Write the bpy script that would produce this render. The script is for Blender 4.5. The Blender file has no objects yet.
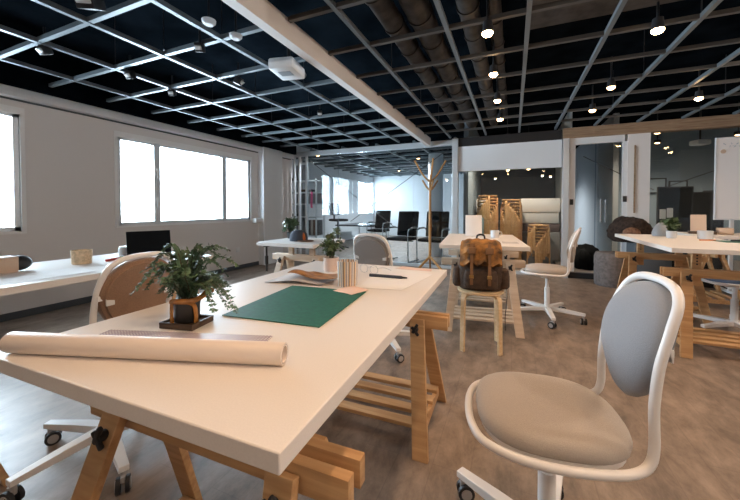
import bpy, bmesh, math, random
from mathutils import Vector, Matrix, Euler
PI = math.pi
R = math.radians
random.seed(11)
sc = bpy.context.scene
COL = sc.collection

# ------------------------------------------------------------------ materials
def mat(name, col, rough=.5, metal=0., spec=.5, emit=None, estr=0., noise=0., nscale=8., bump=0., bscale=60., sheen=0., coat=0.):
    m = bpy.data.materials.new(name); m.use_nodes = True
    nt = m.node_tree; b = nt.nodes['Principled BSDF']
    b.inputs['Base Color'].default_value = (*col, 1); b.inputs['Roughness'].default_value = rough
    b.inputs['Metallic'].default_value = metal; b.inputs['Specular IOR Level'].default_value = spec
    if sheen: b.inputs['Sheen Weight'].default_value = sheen
    if coat: b.inputs['Coat Weight'].default_value = coat
    if emit:
        b.inputs['Emission Color'].default_value = (*emit, 1); b.inputs['Emission Strength'].default_value = estr
    if noise or bump:
        tc = nt.nodes.new('ShaderNodeTexCoord')
    if noise:
        n = nt.nodes.new('ShaderNodeTexNoise'); n.inputs['Scale'].default_value = nscale; n.inputs['Detail'].default_value = 5
        nt.links.new(tc.outputs['Object'], n.inputs['Vector'])
        mx = nt.nodes.new('ShaderNodeMix'); mx.data_type = 'RGBA'
        mx.inputs[6].default_value = (*[c*(1-noise) for c in col], 1); mx.inputs[7].default_value = (*[min(1, c*(1+noise)) for c in col], 1)
        mr = nt.nodes.new('ShaderNodeMapRange'); mr.inputs['From Min'].default_value = .36; mr.inputs['From Max'].default_value = .64
        nt.links.new(n.outputs['Fac'], mr.inputs['Value']); nt.links.new(mr.outputs['Result'], mx.inputs[0]); nt.links.new(mx.outputs[2], b.inputs['Base Color'])
    if bump:
        n2 = nt.nodes.new('ShaderNodeTexNoise'); n2.inputs['Scale'].default_value = bscale; n2.inputs['Detail'].default_value = 3
        nt.links.new(tc.outputs['Object'], n2.inputs['Vector'])
        bp = nt.nodes.new('ShaderNodeBump'); bp.inputs['Strength'].default_value = bump; bp.inputs['Distance'].default_value = .01
        nt.links.new(n2.outputs['Fac'], bp.inputs['Height']); nt.links.new(bp.outputs['Normal'], b.inputs['Normal'])
    return m

def wood(name, c1, c2, rough=.45, stretch=(3, 40, 40), spec=.4):
    m = bpy.data.materials.new(name); m.use_nodes = True
    nt = m.node_tree; b = nt.nodes['Principled BSDF']; b.inputs['Roughness'].default_value = rough
    b.inputs['Specular IOR Level'].default_value = spec
    tc = nt.nodes.new('ShaderNodeTexCoord'); mp = nt.nodes.new('ShaderNodeMapping'); mp.inputs['Scale'].default_value = stretch
    n = nt.nodes.new('ShaderNodeTexNoise'); n.inputs['Scale'].default_value = 1.; n.inputs['Detail'].default_value = 6; n.inputs['Distortion'].default_value = .6
    cr = nt.nodes.new('ShaderNodeValToRGB'); cr.color_ramp.elements[0].position = .35; cr.color_ramp.elements[1].position = .68
    cr.color_ramp.elements[0].color = (*c1, 1); cr.color_ramp.elements[1].color = (*c2, 1)
    nt.links.new(tc.outputs['Object'], mp.inputs['Vector']); nt.links.new(mp.outputs['Vector'], n.inputs['Vector'])
    nt.links.new(n.outputs['Fac'], cr.inputs['Fac']); nt.links.new(cr.outputs['Color'], b.inputs['Base Color'])
    return m

def glass_mat(name, tint=(.93, .97, .98), base=.03, gain=1.0, rough=.0):
    m = bpy.data.materials.new(name); m.use_nodes = True
    nt = m.node_tree; nt.nodes.clear()
    out = nt.nodes.new('ShaderNodeOutputMaterial'); tr = nt.nodes.new('ShaderNodeBsdfTransparent'); gl = nt.nodes.new('ShaderNodeBsdfGlossy')
    tr.inputs['Color'].default_value = (*tint, 1); gl.inputs['Roughness'].default_value = rough
    fr = nt.nodes.new('ShaderNodeFresnel'); fr.inputs['IOR'].default_value = 1.5
    ma = nt.nodes.new('ShaderNodeMath'); ma.operation = 'MULTIPLY_ADD'; ma.inputs[1].default_value = gain; ma.inputs[2].default_value = base
    ma.use_clamp = True
    mx = nt.nodes.new('ShaderNodeMixShader')
    nt.links.new(fr.outputs['Fac'], ma.inputs[0]); nt.links.new(ma.outputs[0], mx.inputs['Fac'])
    nt.links.new(tr.outputs[0], mx.inputs[1]); nt.links.new(gl.outputs[0], mx.inputs[2]); nt.links.new(mx.outputs[0], out.inputs['Surface'])
    return m

def floor_mat():
    m = bpy.data.materials.new('floor_vinyl'); m.use_nodes = True
    nt = m.node_tree; b = nt.nodes['Principled BSDF']; L = nt.links.new
    tc = nt.nodes.new('ShaderNodeTexCoord')
    br = nt.nodes.new('ShaderNodeTexBrick'); br.inputs['Scale'].default_value = 1.
    br.inputs['Brick Width'].default_value = .9; br.inputs['Row Height'].default_value = .15; br.inputs['Mortar Size'].default_value = .002
    br.inputs['Color1'].default_value = (.95, .95, .95, 1); br.inputs['Color2'].default_value = (1.06, 1.05, 1.04, 1); br.inputs['Mortar'].default_value = (.86, .85, .85, 1)
    mp = nt.nodes.new('ShaderNodeMapping'); mp.inputs['Rotation'].default_value = (0, 0, R(90))
    L(tc.outputs['Object'], mp.inputs['Vector']); L(mp.outputs['Vector'], br.inputs['Vector'])
    m2 = nt.nodes.new('ShaderNodeMapping'); m2.inputs['Scale'].default_value = (5, 2.6, 1)
    L(tc.outputs['Object'], m2.inputs['Vector'])
    n = nt.nodes.new('ShaderNodeTexNoise'); n.inputs['Scale'].default_value = 1.6; n.inputs['Detail'].default_value = 10; n.inputs['Roughness'].default_value = .72; n.inputs['Distortion'].default_value = .25
    L(m2.outputs['Vector'], n.inputs['Vector'])
    cr = nt.nodes.new('ShaderNodeValToRGB'); e = cr.color_ramp.elements
    e[0].position = .3; e[0].color = (.11, .084, .066, 1); e[1].position = .72; e[1].color = (.39, .30, .235, 1)
    L(n.outputs['Fac'], cr.inputs['Fac'])
    mx = nt.nodes.new('ShaderNodeMix'); mx.data_type = 'RGBA'; mx.blend_type = 'MULTIPLY'; mx.inputs[0].default_value = 1.
    L(cr.outputs['Color'], mx.inputs[6]); L(br.outputs['Color'], mx.inputs[7]); L(mx.outputs[2], b.inputs['Base Color'])
    b.inputs['Roughness'].default_value = .42; b.inputs['Specular IOR Level'].default_value = .55
    bp = nt.nodes.new('ShaderNodeBump'); bp.inputs['Strength'].default_value = .05; bp.inputs['Distance'].default_value = .01
    L(n.outputs['Fac'], bp.inputs['Height']); L(bp.outputs['Normal'], b.inputs['Normal'])
    return m

def grid_mat():
    """clear drafting film printed with a fine square grid"""
    m = mat('grid_film', (.80, .74, .72), .25)
    nt = m.node_tree; b = nt.nodes['Principled BSDF']; L = nt.links.new
    tc = nt.nodes.new('ShaderNodeTexCoord'); br = nt.nodes.new('ShaderNodeTexBrick'); br.offset = 0
    br.inputs['Scale'].default_value = 1.; br.inputs['Brick Width'].default_value = .009; br.inputs['Row Height'].default_value = .009; br.inputs['Mortar Size'].default_value = .0022
    br.inputs['Color1'].default_value = (.80, .74, .72, 1); br.inputs['Color2'].default_value = (.80, .74, .72, 1); br.inputs['Mortar'].default_value = (.38, .31, .36, 1)
    L(tc.outputs['Object'], br.inputs['Vector']); L(br.outputs['Color'], b.inputs['Base Color'])
    return m

def stripe_mat():
    m = mat('striped_card', (.6, .5, .4), .6)
    nt = m.node_tree; b = nt.nodes['Principled BSDF']; L = nt.links.new
    tc = nt.nodes.new('ShaderNodeTexCoord'); sx = nt.nodes.new('ShaderNodeSeparateXYZ'); L(tc.outputs['Object'], sx.inputs[0])
    at = nt.nodes.new('ShaderNodeMath'); at.operation = 'ARCTAN2'; L(sx.outputs[1], at.inputs[0]); L(sx.outputs[0], at.inputs[1])
    mu = nt.nodes.new('ShaderNodeMath'); mu.operation = 'MULTIPLY'; mu.inputs[1].default_value = 1.75; L(at.outputs[0], mu.inputs[0])
    fr = nt.nodes.new('ShaderNodeMath'); fr.operation = 'FRACT'; L(mu.outputs[0], fr.inputs[0])
    cr = nt.nodes.new('ShaderNodeValToRGB'); cr.color_ramp.interpolation = 'CONSTANT'; e = cr.color_ramp.elements
    e[0].position = 0; e[0].color = (.75, .68, .6, 1); e[1].position = .25; e[1].color = (.13, .17, .24, 1)
    for p, c in ((.4, (.62, .38, .14)), (.6, (.8, .74, .66)), (.78, (.22, .10, .05)), (.88, (.45, .5, .55))):
        k = e.new(p); k.color = (*c, 1)
    L(fr.outputs[0], cr.inputs['Fac']); L(cr.outputs['Color'], b.inputs['Base Color'])
    return m

M = dict(
    wall=mat('wall_paint', (.72, .69, .68), .8, bump=.05, bscale=180),
    white=mat('white_paint', (.80, .80, .80), .5),
    whitewall=mat('bright_wall_paint', (.80, .82, .84), .8),
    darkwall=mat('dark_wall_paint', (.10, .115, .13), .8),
    midwall=mat('grey_wall_paint', (.27, .34, .40), .8),
    floor=floor_mat(),
    slab=mat('ceiling_slab', (.0055, .0085, .012), .9, spec=.0, noise=.4, nscale=3, bump=.2, bscale=25),
    tbar=mat('ceiling_bar', (.20, .235, .26), .42, metal=.3), tbardark=mat('dark_ceiling_bar', (.10, .095, .09), .4, metal=.3), tbarmid=mat('grey_ceiling_bar', (.17, .20, .22), .4, metal=.3),
    beam=mat('beam_paint', (.80, .77, .75), .5),
    duct=mat('duct_metal', (.055, .047, .042), .5, metal=.3, noise=.4, nscale=12),
    frame=mat('window_frame', (.70, .73, .75), .4, metal=.3),
    alu=mat('partition_frame', (.66, .69, .71), .3, metal=.35),
    dark=mat('dark_metal', (.02, .02, .022), .4),
    base=mat('baseboard', (.06, .07, .08), .6),
    glass=glass_mat('partition_glass', (.945, .975, .985), .015, .8),
    wglass=glass_mat('window_glass', (.96, .98, .99), .0, .6),
    top=mat('tabletop_laminate', (.80, .755, .71), .42, spec=.4, noise=.02, nscale=300),
    pine=wood('pine_wood', (.48, .27, .12), (.64, .40, .20)),
    pinepale=wood('pale_pine_wood', (.60, .45, .32), (.72, .58, .44)),
    birch=wood('birch_wood', (.66, .45, .24), (.78, .58, .36), .4),
    stackwood=wood('stacked_birch_wood', (.60, .34, .15), (.74, .46, .22), .45),
    header=wood('header_wood', (.26, .16, .095), (.40, .27, .17), .6),
    darkwood=wood('dark_wood', (.045, .028, .018), (.10, .06, .035), .5),
    coatwood=wood('coat_stand_wood', (.40, .20, .065), (.55, .30, .11), .45),
    steel=mat('white_steel', (.80, .78, .76), .32, spec=.5),
    fabric=mat('grey_fabric', (.25, .26, .28), .9, noise=.05, nscale=350, bump=.25, bscale=500, sheen=.2),
    fabricwarm=mat('beige_warm_lit_fabric', (.43, .38, .33), .9, noise=.05, nscale=350, bump=.25, bscale=500, sheen=.2),  # front seat's grey cloth with warm lamp light mixed in; also the beige chair
    fabricmid=mat('taupe_fabric', (.27, .245, .23), .9, noise=.06, nscale=300),
    fabricbrownlit=mat('warm_lit_brown_fabric', (.29, .17, .105), .9, noise=.12, nscale=300, bump=.2, bscale=400, sheen=.2),  # warm lamp light on the chair back is put into this brown
    fabricblue=mat('blue_fabric', (.16, .22, .33), .9, noise=.1, nscale=300),
    blackfab=mat('black_fabric', (.006, .008, .010), .9, spec=.15),
    chrome=mat('chrome', (.62, .66, .68), .2, metal=1.),
    rubber=mat('black_rubber', (.018, .018, .02), .5),
    wheelcap=mat('caster_cap', (.42, .40, .39), .4),
    mat_green=mat('cutting_mat_green', (.012, .115, .075), .6, noise=.12, nscale=60),
    paper=mat('white_paper', (.83, .81, .79), .7),
    paperpink=mat('pink_paper', (.80, .58, .49), .7),
    papergrey=mat('grey_paper', (.55, .51, .49), .7),
    kraft=mat('brown_paper', (.36, .18, .07), .6, noise=.35, nscale=25),
    roll=mat('paper_roll', (.82, .72, .64), .38, spec=.4),
    grid=grid_mat(), stripe=stripe_mat(),
    leaf=mat('fern_leaf', (.085, .15, .08), .5, noise=.5, nscale=14),
    leafpale=mat('pale_leaf', (.08, .13, .05), .5, noise=.5, nscale=14),
    stem=mat('plant_stem', (.07, .055, .03), .6),
    soil=mat('soil', (.03, .02, .014), .95),
    amber=mat('amber_glaze', (.42, .17, .035), .25, noise=.4, nscale=20),
    potblack=mat('black_pot', (.022, .020, .018), .4),
    potpink=mat('pale_pot', (.72, .56, .48), .55),
    potwhite=mat('white_pot', (.62, .62, .62), .5),
    canvas=mat('backpack_canvas', (.060, .034, .020), .85, noise=.3, nscale=40, bump=.3, bscale=90),
    leather=mat('backpack_flap', (.25, .105, .018), .7, noise=.75, nscale=13, bump=.6, bscale=38),  # strong noise paints the shade of the folds into the flap
    strap=mat('backpack_strap', (.20, .095, .035), .6),
    brass=mat('brass_buckle', (.6, .42, .18), .3, metal=.9),
    screen=mat('dark_screen', (.006, .008, .012), .22),
    plastic=mat('white_plastic', (.72, .73, .74), .35),
    greyplastic=mat('grey_plastic', (.24, .255, .27), .45),
    lampbulb=mat('lamp_bulb', (1, .8, .6), .4, emit=(1., .62, .30), estr=38.),
    lampdim=mat('dim_lamp_bulb', (1, .8, .6), .4, emit=(1., .60, .28), estr=9.),
    board=mat('whiteboard_face', (.86, .84, .84), .25, spec=.5),
    ink=mat('blue_ink', (.35, .42, .5), .6),
    beige=mat('beige_card', (.62, .46, .34), .6),
    cork=mat('cork_cup', (.68, .52, .34), .7, noise=.2, nscale=60),
    red=mat('red_marker', (.5, .03, .02), .4), orange=mat('orange_marker', (.62, .2, .03), .4), greenp=mat('green_marker', (.03, .28, .1), .4),
    pink=mat('pink_ribbon', (.75, .10, .28), .6),
    fur=mat('brown_pile', (.032, .019, .013), .95, noise=.6, nscale=30, bump=.8, bscale=60),
    tanfur=mat('tan_leather', (.18, .09, .05), .7, noise=.4, nscale=30),
    pouf=mat('grey_pouf', (.16, .135, .125), .9, noise=.2, nscale=30),
    navy=mat('navy_felt', (.045, .055, .075), .9), rust=mat('rust_felt', (.42, .12, .03), .8),
    deck=mat('platform_top', (.17, .15, .14), .6), edge=mat('platform_edge', (.012, .012, .013), .6),
    blanket=mat('dark_blanket', (.13, .10, .10), .9), cyan=mat('pale_blue_plastic', (.20, .36, .44), .35),
    clearwhite=mat('frosted_plastic', (.55, .58, .60), .35),
    cable=mat('steel_cable', (.09, .09, .10), .5, metal=.3),
    doorblue=mat('dark_blue_door', (.035, .055, .075), .5),
    corridor=mat('corridor_paint', (.62, .66, .68), .7),
    curtain=mat('grey_curtain', (.33, .36, .38), .9),
)

# ------------------------------------------------------------------ mesh builder
def catmull(pts, n=6, closed=False):
    P = [Vector(p) for p in pts]; out = []
    N = len(P); rng = N if closed else N-1
    for i in range(rng):
        if closed: a, b, c, d = P[(i-1) % N], P[i], P[(i+1) % N], P[(i+2) % N]
        else: a, b, c, d = P[max(i-1, 0)], P[i], P[i+1], P[min(i+2, N-1)]
        for k in range(n):
            t = k/n
            out.append(.5*((2*b)+(c-a)*t+(2*a-5*b+4*c-d)*t*t+(3*b-a-3*c+d)*t**3))
    if not closed: out.append(P[-1])
    return out

class MB:
    def __init__(self): self.bm = bmesh.new()
    def _x(self, vs, Mx): bmesh.ops.transform(self.bm, matrix=Mx, verts=vs)
    def box(self, c, s, rot=(0, 0, 0), bev=0.):
        r = bmesh.ops.create_cube(self.bm, size=1.); vs = r['verts']
        self._x(vs, Matrix.Translation(c) @ Euler(rot).to_matrix().to_4x4() @ Matrix.Diagonal((*s, 1)))
        if bev:
            es = list({e for v in vs for e in v.link_edges})
            bmesh.ops.bevel(self.bm, geom=es, offset=bev, segments=2, affect='EDGES', profile=.5)
        return self
    def b2(self, lo, hi, bev=0.):
        return self.box([(a+b)/2 for a, b in zip(lo, hi)], [abs(b-a) for a, b in zip(lo, hi)], bev=bev)
    def cyl(self, c, r, h, r2=None, seg=24, rot=(0, 0, 0)):
        q = bmesh.ops.create_cone(self.bm, cap_ends=True, segments=seg, radius1=r, radius2=r if r2 is None else r2, depth=h)
        self._x(q['verts'], Matrix.Translation(c) @ Euler(rot).to_matrix().to_4x4()); return self
    def sph(self, c, s, seg=20, rot=(0, 0, 0)):
        q = bmesh.ops.create_uvsphere(self.bm, u_segments=seg, v_segments=seg//2, radius=1.)
        self._x(q['verts'], Matrix.Translation(c) @ Euler(rot).to_matrix().to_4x4() @ Matrix.Diagonal((*s, 1))); return self
    def ring_skin(self, rings, closed_path=False, cap=True):
        bm = self.bm; V = [[bm.verts.new(p) for p in r] for r in rings]
        n = len(V[0]); m = len(V)
        for i in range(m if closed_path else m-1):
            a, b = V[i], V[(i+1) % m]
            for j in range(n):
                try: bm.faces.new((a[j], a[(j+1) % n], b[(j+1) % n], b[j]))
                except ValueError: pass
        if cap and not closed_path:
            for r in (V[0], V[-1]):
                try: bm.faces.new(r)
                except ValueError: pass
        return self
    def tube(self, pts, r, seg=10, closed=False):
        P = [Vector(p) for p in pts]; N = len(P); rings = []
        up = None
        for i, p in enumerate(P):
            if closed: t = (P[(i+1) % N]-P[(i-1) % N])
            else: t = P[min(i+1, N-1)]-P[max(i-1, 0)]
            t.normalize()
            if up is None:
                up = Vector((0, 0, 1)) if abs(t.z) < .9 else Vector((1, 0, 0))
            s = t.cross(up); s.normalize(); up = s.cross(t); up.normalize()
            rr = r[i] if isinstance(r, (list, tuple)) else r
            rings.append([p+(s*math.cos(a)+up*math.sin(a))*rr for a in [2*PI*k/seg for k in range(seg)]])
        return self.ring_skin(rings, closed)
    def strip(self, pts, side, w, t):
        """rectangular bar swept along pts; 'side' is the direction of width w"""
        P = [Vector(p) for p in pts]; N = len(P); s = Vector(side).normalized(); rings = []
        for i, p in enumerate(P):
            d = (P[min(i+1, N-1)]-P[max(i-1, 0)]).normalized(); n = d.cross(s).normalized()
            rings.append([p+s*w/2+n*t/2, p-s*w/2+n*t/2, p-s*w/2-n*t/2, p+s*w/2-n*t/2])
        return self.ring_skin(rings)
    def lathe(self, prof, seg=28, c=(0, 0, 0)):
        c = Vector(c)
        return self.ring_skin([[c+Vector((r*math.cos(2*PI*k/seg), r*math.sin(2*PI*k/seg), z)) for k in range(seg)] for r, z in prof])
    def prism(self, poly, z0, z1):
        return self.ring_skin([[Vector((x, y, z)) for x, y in poly] for z in (z0, z1)])
    def build(self, name, material, parent=None, smooth=True, bevel=0., sub=0, angle=40):
        bm = self.bm
        bmesh.ops.recalc_face_normals(bm, faces=bm.faces[:])
        me = bpy.data.meshes.new(name)
        if smooth:
            for f in bm.faces: f.smooth = True
            for e in bm.edges:
                if len(e.link_faces) == 2:
                    e.smooth = e.calc_face_angle(0) < R(angle)
        bm.to_mesh(me); bm.free(); me.materials.append(M[material] if isinstance(material, str) else material)
        o = bpy.data.objects.new(name, me); COL.objects.link(o)
        if parent: o.parent = parent
        if bevel:
            b = o.modifiers.new('bevel', 'BEVEL'); b.width = bevel; b.segments = 2; b.limit_method = 'ANGLE'
        if sub:
            s = o.modifiers.new('sub', 'SUBSURF'); s.levels = sub; s.render_levels = sub
        return o

def tag(o, label, cat, group=None, kind=None):
    o['label'] = label; o['category'] = cat
    if group: o['group'] = group
    if kind: o['kind'] = kind
    return o
def thing(name, label, cat, loc=(0, 0, 0), rz=0., group=None):
    o = bpy.data.objects.new(name, None); COL.objects.link(o); o.empty_display_size = .05
    o.location = loc; o.rotation_euler = (0, 0, rz)
    return tag(o, label, cat, group)
def struct(o): o['kind'] = 'structure'; return o
def place(o, loc, rz=0.):
    o.location = loc; o.rotation_euler = (0, 0, rz); return o
def dup(root, loc, rz, label, group=None):
    r = root.copy(); COL.objects.link(r); r.location = loc; r.rotation_euler = (0, 0, rz); r['label'] = label
    if group: r['group'] = group
    for ch in list(root.children):
        c = ch.copy(); COL.objects.link(c); c.parent = r
        for g in ch.children:
            d = g.copy(); COL.objects.link(d); d.parent = c
    return r

# ------------------------------------------------------------------ camera
FPX = 330.; PITCH = R(1.2); YAW = math.atan(143/FPX)
cam = bpy.data.cameras.new('camera'); co = bpy.data.objects.new('camera', cam); COL.objects.link(co)
co.location = (0, 0, 1.07); co.rotation_euler = (R(90)-PITCH, 0, YAW)
cam.sensor_width = 36; cam.lens = 36*FPX/740; cam.clip_start = .02
cam.shift_y = -(250-(208+FPX*math.tan(PITCH)))/740
cam.dof.use_dof = False
sc.camera = co

# ------------------------------------------------------------------ room shell
GZ = 2.27      # underside of the open ceiling grid
SLAB = 2.72
WX = -4.4      # left wall
GY = 5.85      # glass partition line
XR = 4.6; YF = -2.6; YB = 12.2; XL = -5.1
struct(MB().b2((XL-.3, YF-.15, -.1), (XR+.15, YB+.15, 0)).build('floor', 'floor', smooth=False))
struct(MB().b2((XL-.3, YF-.15, SLAB), (XR+.15, YB+.15, SLAB+.12)).build('ceiling', 'slab', smooth=False))
# left wall with three openings (y0, y1, z0, z1)
OP = [(.50, 1.60, .84, 1.99), (2.46, 4.66, .85, 1.95)]
OP2 = [(9.16, 9.85, 1.3, 1.8), (10.7, 12.0, .83, 2.05)]
def holed_wall(name, x, y0, y1, ops, m_):
    w = MB(); T0, T1 = x-.22, x; ys = y0
    for (a, b, z0, z1) in ops:
        w.b2((T0, ys, 0), (T1, a, SLAB)); w.b2((T0, a, 0), (T1, b, z0)); w.b2((T0, a, z1), (T1, b, SLAB)); ys = b
    w.b2((T0, ys, 0), (T1, y1, SLAB)); return struct(w.build(name, m_, smooth=False))
holed_wall('wall_left', WX, YF-.15, GY+.06, OP, 'wall')
holed_wall('wall_left_meeting', XL, GY-.1, YB+.15, OP2, 'whitewall')
struct(MB().b2((XL, GY-.1, 0), (WX-.22, GY+.06, SLAB)).build('wall_return', 'whitewall', smooth=False))
struct(MB().b2((XR, YF, 0), (XR+.15, YB, SLAB)).build('wall_right', 'wall', smooth=False))
struct(MB().b2((WX, YF-.15, 0), (XR, YF, SLAB)).build('wall_front', 'wall', smooth=False))
struct(MB().b2((WX, YF, 0), (WX+.012, GY, .07)).build('baseboard_left', 'base', smooth=False))
# bulkhead; a solid dark strip paints the shade of its blind slot
struct(MB().b2((WX, YF, 2.10), (WX+.012, GY, 2.118)).build('trim_1', 'base', smooth=False))
struct(MB().b2((WX, YF, 2.118), (WX+.10, GY, 2.205)).build('trim_2', 'white', smooth=False))
struct(MB().b2((WX, YF, 2.205), (WX+.16, GY, SLAB)).build('trim_3', 'slab', smooth=False))
# windows
def window(name, y0, y1, z0, z1, mull, handles=(), WX=WX):
    f = MB(); d0, d1 = WX-.08, WX-.012; t = .045
    f.b2((d0, y0, z0), (d1, y1, z0+t)); f.b2((d0, y0, z1-t), (d1, y1, z1)); f.b2((d0, y0, z0), (d1, y0+t, z1)); f.b2((d0, y1-t, z0), (d1, y1, z1))
    for (a, b) in mull: f.b2((d0, a, z0+t), (d1, b, z1-t))
    o = struct(f.build(name, 'frame', smooth=False))
    struct(MB().b2((WX-.05, y0+t, z0+t), (WX-.045, y1-t, z1-t)).build('window_pane', 'wglass', o, smooth=False))
    struct(MB().b2((WX-.2, y0+.002, z0-.02), (WX+.012, y1-.002, z0+.004)).build('window_sill', 'white', o, smooth=False))
    for ya in (y0-.035, y1): struct(MB().b2((WX-.01, ya, z0-.02), (WX+.012, ya+.035, z1+.05)).build('window_jamb', 'white', o, smooth=False))
    struct(MB().b2((WX-.01, y0, z1-.015), (WX+.012, y1, z1+.05)).build('window_head', 'white', o, smooth=False))
    for (y, z) in handles:
        h = MB(); h.box((WX-.008, y, z), (.02, .03, .05), bev=.004); h.box((WX+.006, y+.0, z-.05), (.014, .018, .12), bev=.004)
        struct(h.build('window_handle', 'steel', o))
    return o
window('window_1', *OP[0], [(1.0, 1.08)])
window('window_2', *OP[1], [(2.915, 3.0), (4.045, 4.13)], [(2.955, 1.58), (2.955, 1.19)])
window('window_3', *OP2[0], [], (), XL)
window('window_4', *OP2[1], [(11.3, 11.4)], (), XL)
# pier at the end of the window wall
struct(MB().b2((WX, 4.86, 0), (WX+.14, 5.40, 2.24)).build('pier_left', 'whitewall', smooth=False))  # brighter paint than the wall stands in for cool light on the pier
struct(MB().b2((WX, 4.70, .80), (WX+.10, 4.86, .88)).build('trim_4', 'white', smooth=False))

# open ceiling grid, white beam, ducts
xs_left = [-3.82, -3.18, -2.55, -1.93]; xs_right = [-1.0, -.42, .08, .585, 1.09, 1.60, 2.09, 2.6, 3.1, 3.6, 4.1]
ysg = [1.27+.506*k for k in range(-7, 9)]
g = MB()
for x in xs_left: g.b2((x-.016, YF, GZ), (x+.016, GY-.06, GZ+.032))
for y in ysg: g.b2((WX+.16, y-.016, GZ+.004), (-1.42, y+.016, GZ+.036))
struct(g.build('ceiling_grid_pale', 'tbar', smooth=False))
g = MB()
for x in xs_right: g.b2((x-.014, YF, GZ), (x+.014, GY-.06, GZ+.03))
struct(g.build('ceiling_grid_runners', 'tbarmid', smooth=False))
g = MB()
for y in ysg:
    g.b2((-1.34, y-.015, GZ+.004), (XR, y+.015, GZ+.032))
struct(g.build('ceiling_grid_black', 'tbardark', smooth=False))
g = MB()
for x in xs_left[1:]+xs_right[::2]:
    for y in ysg[::2]: g.cyl((x, y, (GZ+SLAB)/2+.025), .004, SLAB-GZ-.05, seg=6)
struct(g.build('ceiling_grid_hangers', 'dark', smooth=False))
g = MB()
for x in [-4.7, -3.95, -3.2, -2.45, -1.7, -.95]: g.b2((x-.02, GY+.1, GZ), (x+.02, YB, GZ+.05))
for k in range(11): g.b2((XL, GY+.35+.55*k, GZ), (-.8, GY+.39+.55*k, GZ+.05))
struct(g.build('ceiling_grid_meeting', 'tbar', smooth=False))
struct(MB().b2((-1.415, YF, 2.16), (-1.345, GY-.05, 2.30)).build('beam_white', 'beam', smooth=False))
for i, (x, z, r) in enumerate([(-.84, 2.47, .075), (-.64, 2.50, .09), (-.30, 2.48, .07), (-.14, 2.56, .05)]):
    d = MB().cyl((x, (YF+GY)/2, z), r, GY-YF-.1, seg=20, rot=(R(90), 0, 0))
    for k in range(20): d.cyl((x, YF+.4*k+.2, z), r+.008, .03, seg=20, rot=(R(90), 0, 0))
    o = d.build('ceiling_duct', 'duct')
    tag(o, ['round dark ceiling duct nearest to the white beam', 'thickest round dark duct above the black ceiling grid', 'round dark duct running beside the row of warm lamps', 'thin dark pipe hung highest above the row of warm lamps'][i], 'duct', 'ducts above the ceiling grid')
o = MB().b2((.10, 2.30, GZ+.10), (XR, 2.70, GZ+.28)).build('rectangular_duct', 'duct', smooth=False)
tag(o, 'flat rectangular brown duct crossing above the ceiling grid', 'duct')

# ------------------------------------------------------------------ glass partition, left room
def post(mb, x0, x1, y0, y1, z0, z1): mb.b2((x0, y0, z0), (x1, y1, z1))
f = MB()
f.b2((WX+.05, GY, 2.16), (-.96, GY+.06, 2.255)); f.b2((WX+.05, GY, 0), (-.96, GY+.06, .05))
for x in (-4.33, -4.2, -4.02): f.b2((x, GY, .05), (x+.035, GY+.06, 2.16))
struct_o = struct(f.build('partition_left', 'alu', smooth=False))
xsP = [-4.0, -3.25, -2.45, -1.68, -.98]
for a, b in zip(xsP[:-1], xsP[1:]):
    struct(MB().b2((a+.006, GY+.024, .05), (b-.006, GY+.036, 2.16)).build('glass_pane', 'glass', struct_o, smooth=False))
p = MB(); p.b2((-.97, GY-.06, 0), (-.87, GY+.06, 2.26)); struct(p.build('trim_5', 'alu', smooth=False, bevel=.004))
struct(MB().b2((XL, YB-.1, 0), (-.6, YB, SLAB)).build('wall_back', 'whitewall', smooth=False))
struct(MB().b2((-.80, GY+.12, 0), (-.72, YB, SLAB)).build('partition_storage', 'midwall', smooth=False))
struct(MB().cyl((-1.59, 7.36, GZ/2), .16, GZ, seg=28).build('column_round', 'whitewall'))
# curtain strip behind the first glass bays
cv = MB(); pts = []
for k in range(20): pts.append((-4.98+.021*k, GY+.92+.025*math.sin(k*1.4), 0))
cv.ring_skin([[Vector((x, y-.004, z)) for (x, y, _) in pts]+[Vector((x, y+.004, z)) for (x, y, _) in reversed(pts)] for z in (.05, 2.12)])
tag(cv.build('curtain', 'curtain'), 'pale grey pleated curtain hanging behind the metal shelving', 'curtain')
for pts_, lab in (([(-4.05, GY+.075, 2.14), (-2.05, GY+.075, .70)], 'thin steel cable sloping down behind the left glass wall'),
                  ([(-3.00, GY+.09, .80), (-1.02, GY+.09, 2.14)], 'thin steel cable rising towards the coat stand behind the glass')):
    tag(MB().tube(pts_, .006, 6).build('brace_cable', 'cable'), lab, 'cable', 'brace cables behind the glass')

# ------------------------------------------------------------------ storage bay, door and right glass room
struct(MB().b2((-.87, GY-.02, 1.70), (.68, GY+.06, 2.12)).build('trim_6', 'whitewall', smooth=False))
struct(MB().b2((-.87, GY-.02, 2.12), (.68, GY+.06, 2.27)).build('trim_7', 'dark', smooth=False))
o = struct(MB().b2((-.87, GY-.01, 0), (.68, GY+.05, .05)).build('partition_storage_glazing', 'alu', smooth=False))
struct(MB().b2((-.87, GY+.014, .05), (.68, GY+.026, 1.70)).build('glass_pane', 'glass', o, smooth=False))
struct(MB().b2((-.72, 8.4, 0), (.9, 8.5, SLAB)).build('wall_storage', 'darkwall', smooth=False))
struct(MB().b2((.86, GY+.6, 0), (.90, 8.4, SLAB)).build('wall_corridor', 'corridor', smooth=False))
p = MB(); p.b2((.69, GY-.06, 0), (.775, GY+.06, 2.27)); struct(p.build('trim_8', 'alu', smooth=False, bevel=.004))
struct(MB().b2((.69, GY-.075, 2.125), (XR, GY+.05, 2.275)).build('trim_9', 'header', smooth=False))
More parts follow.
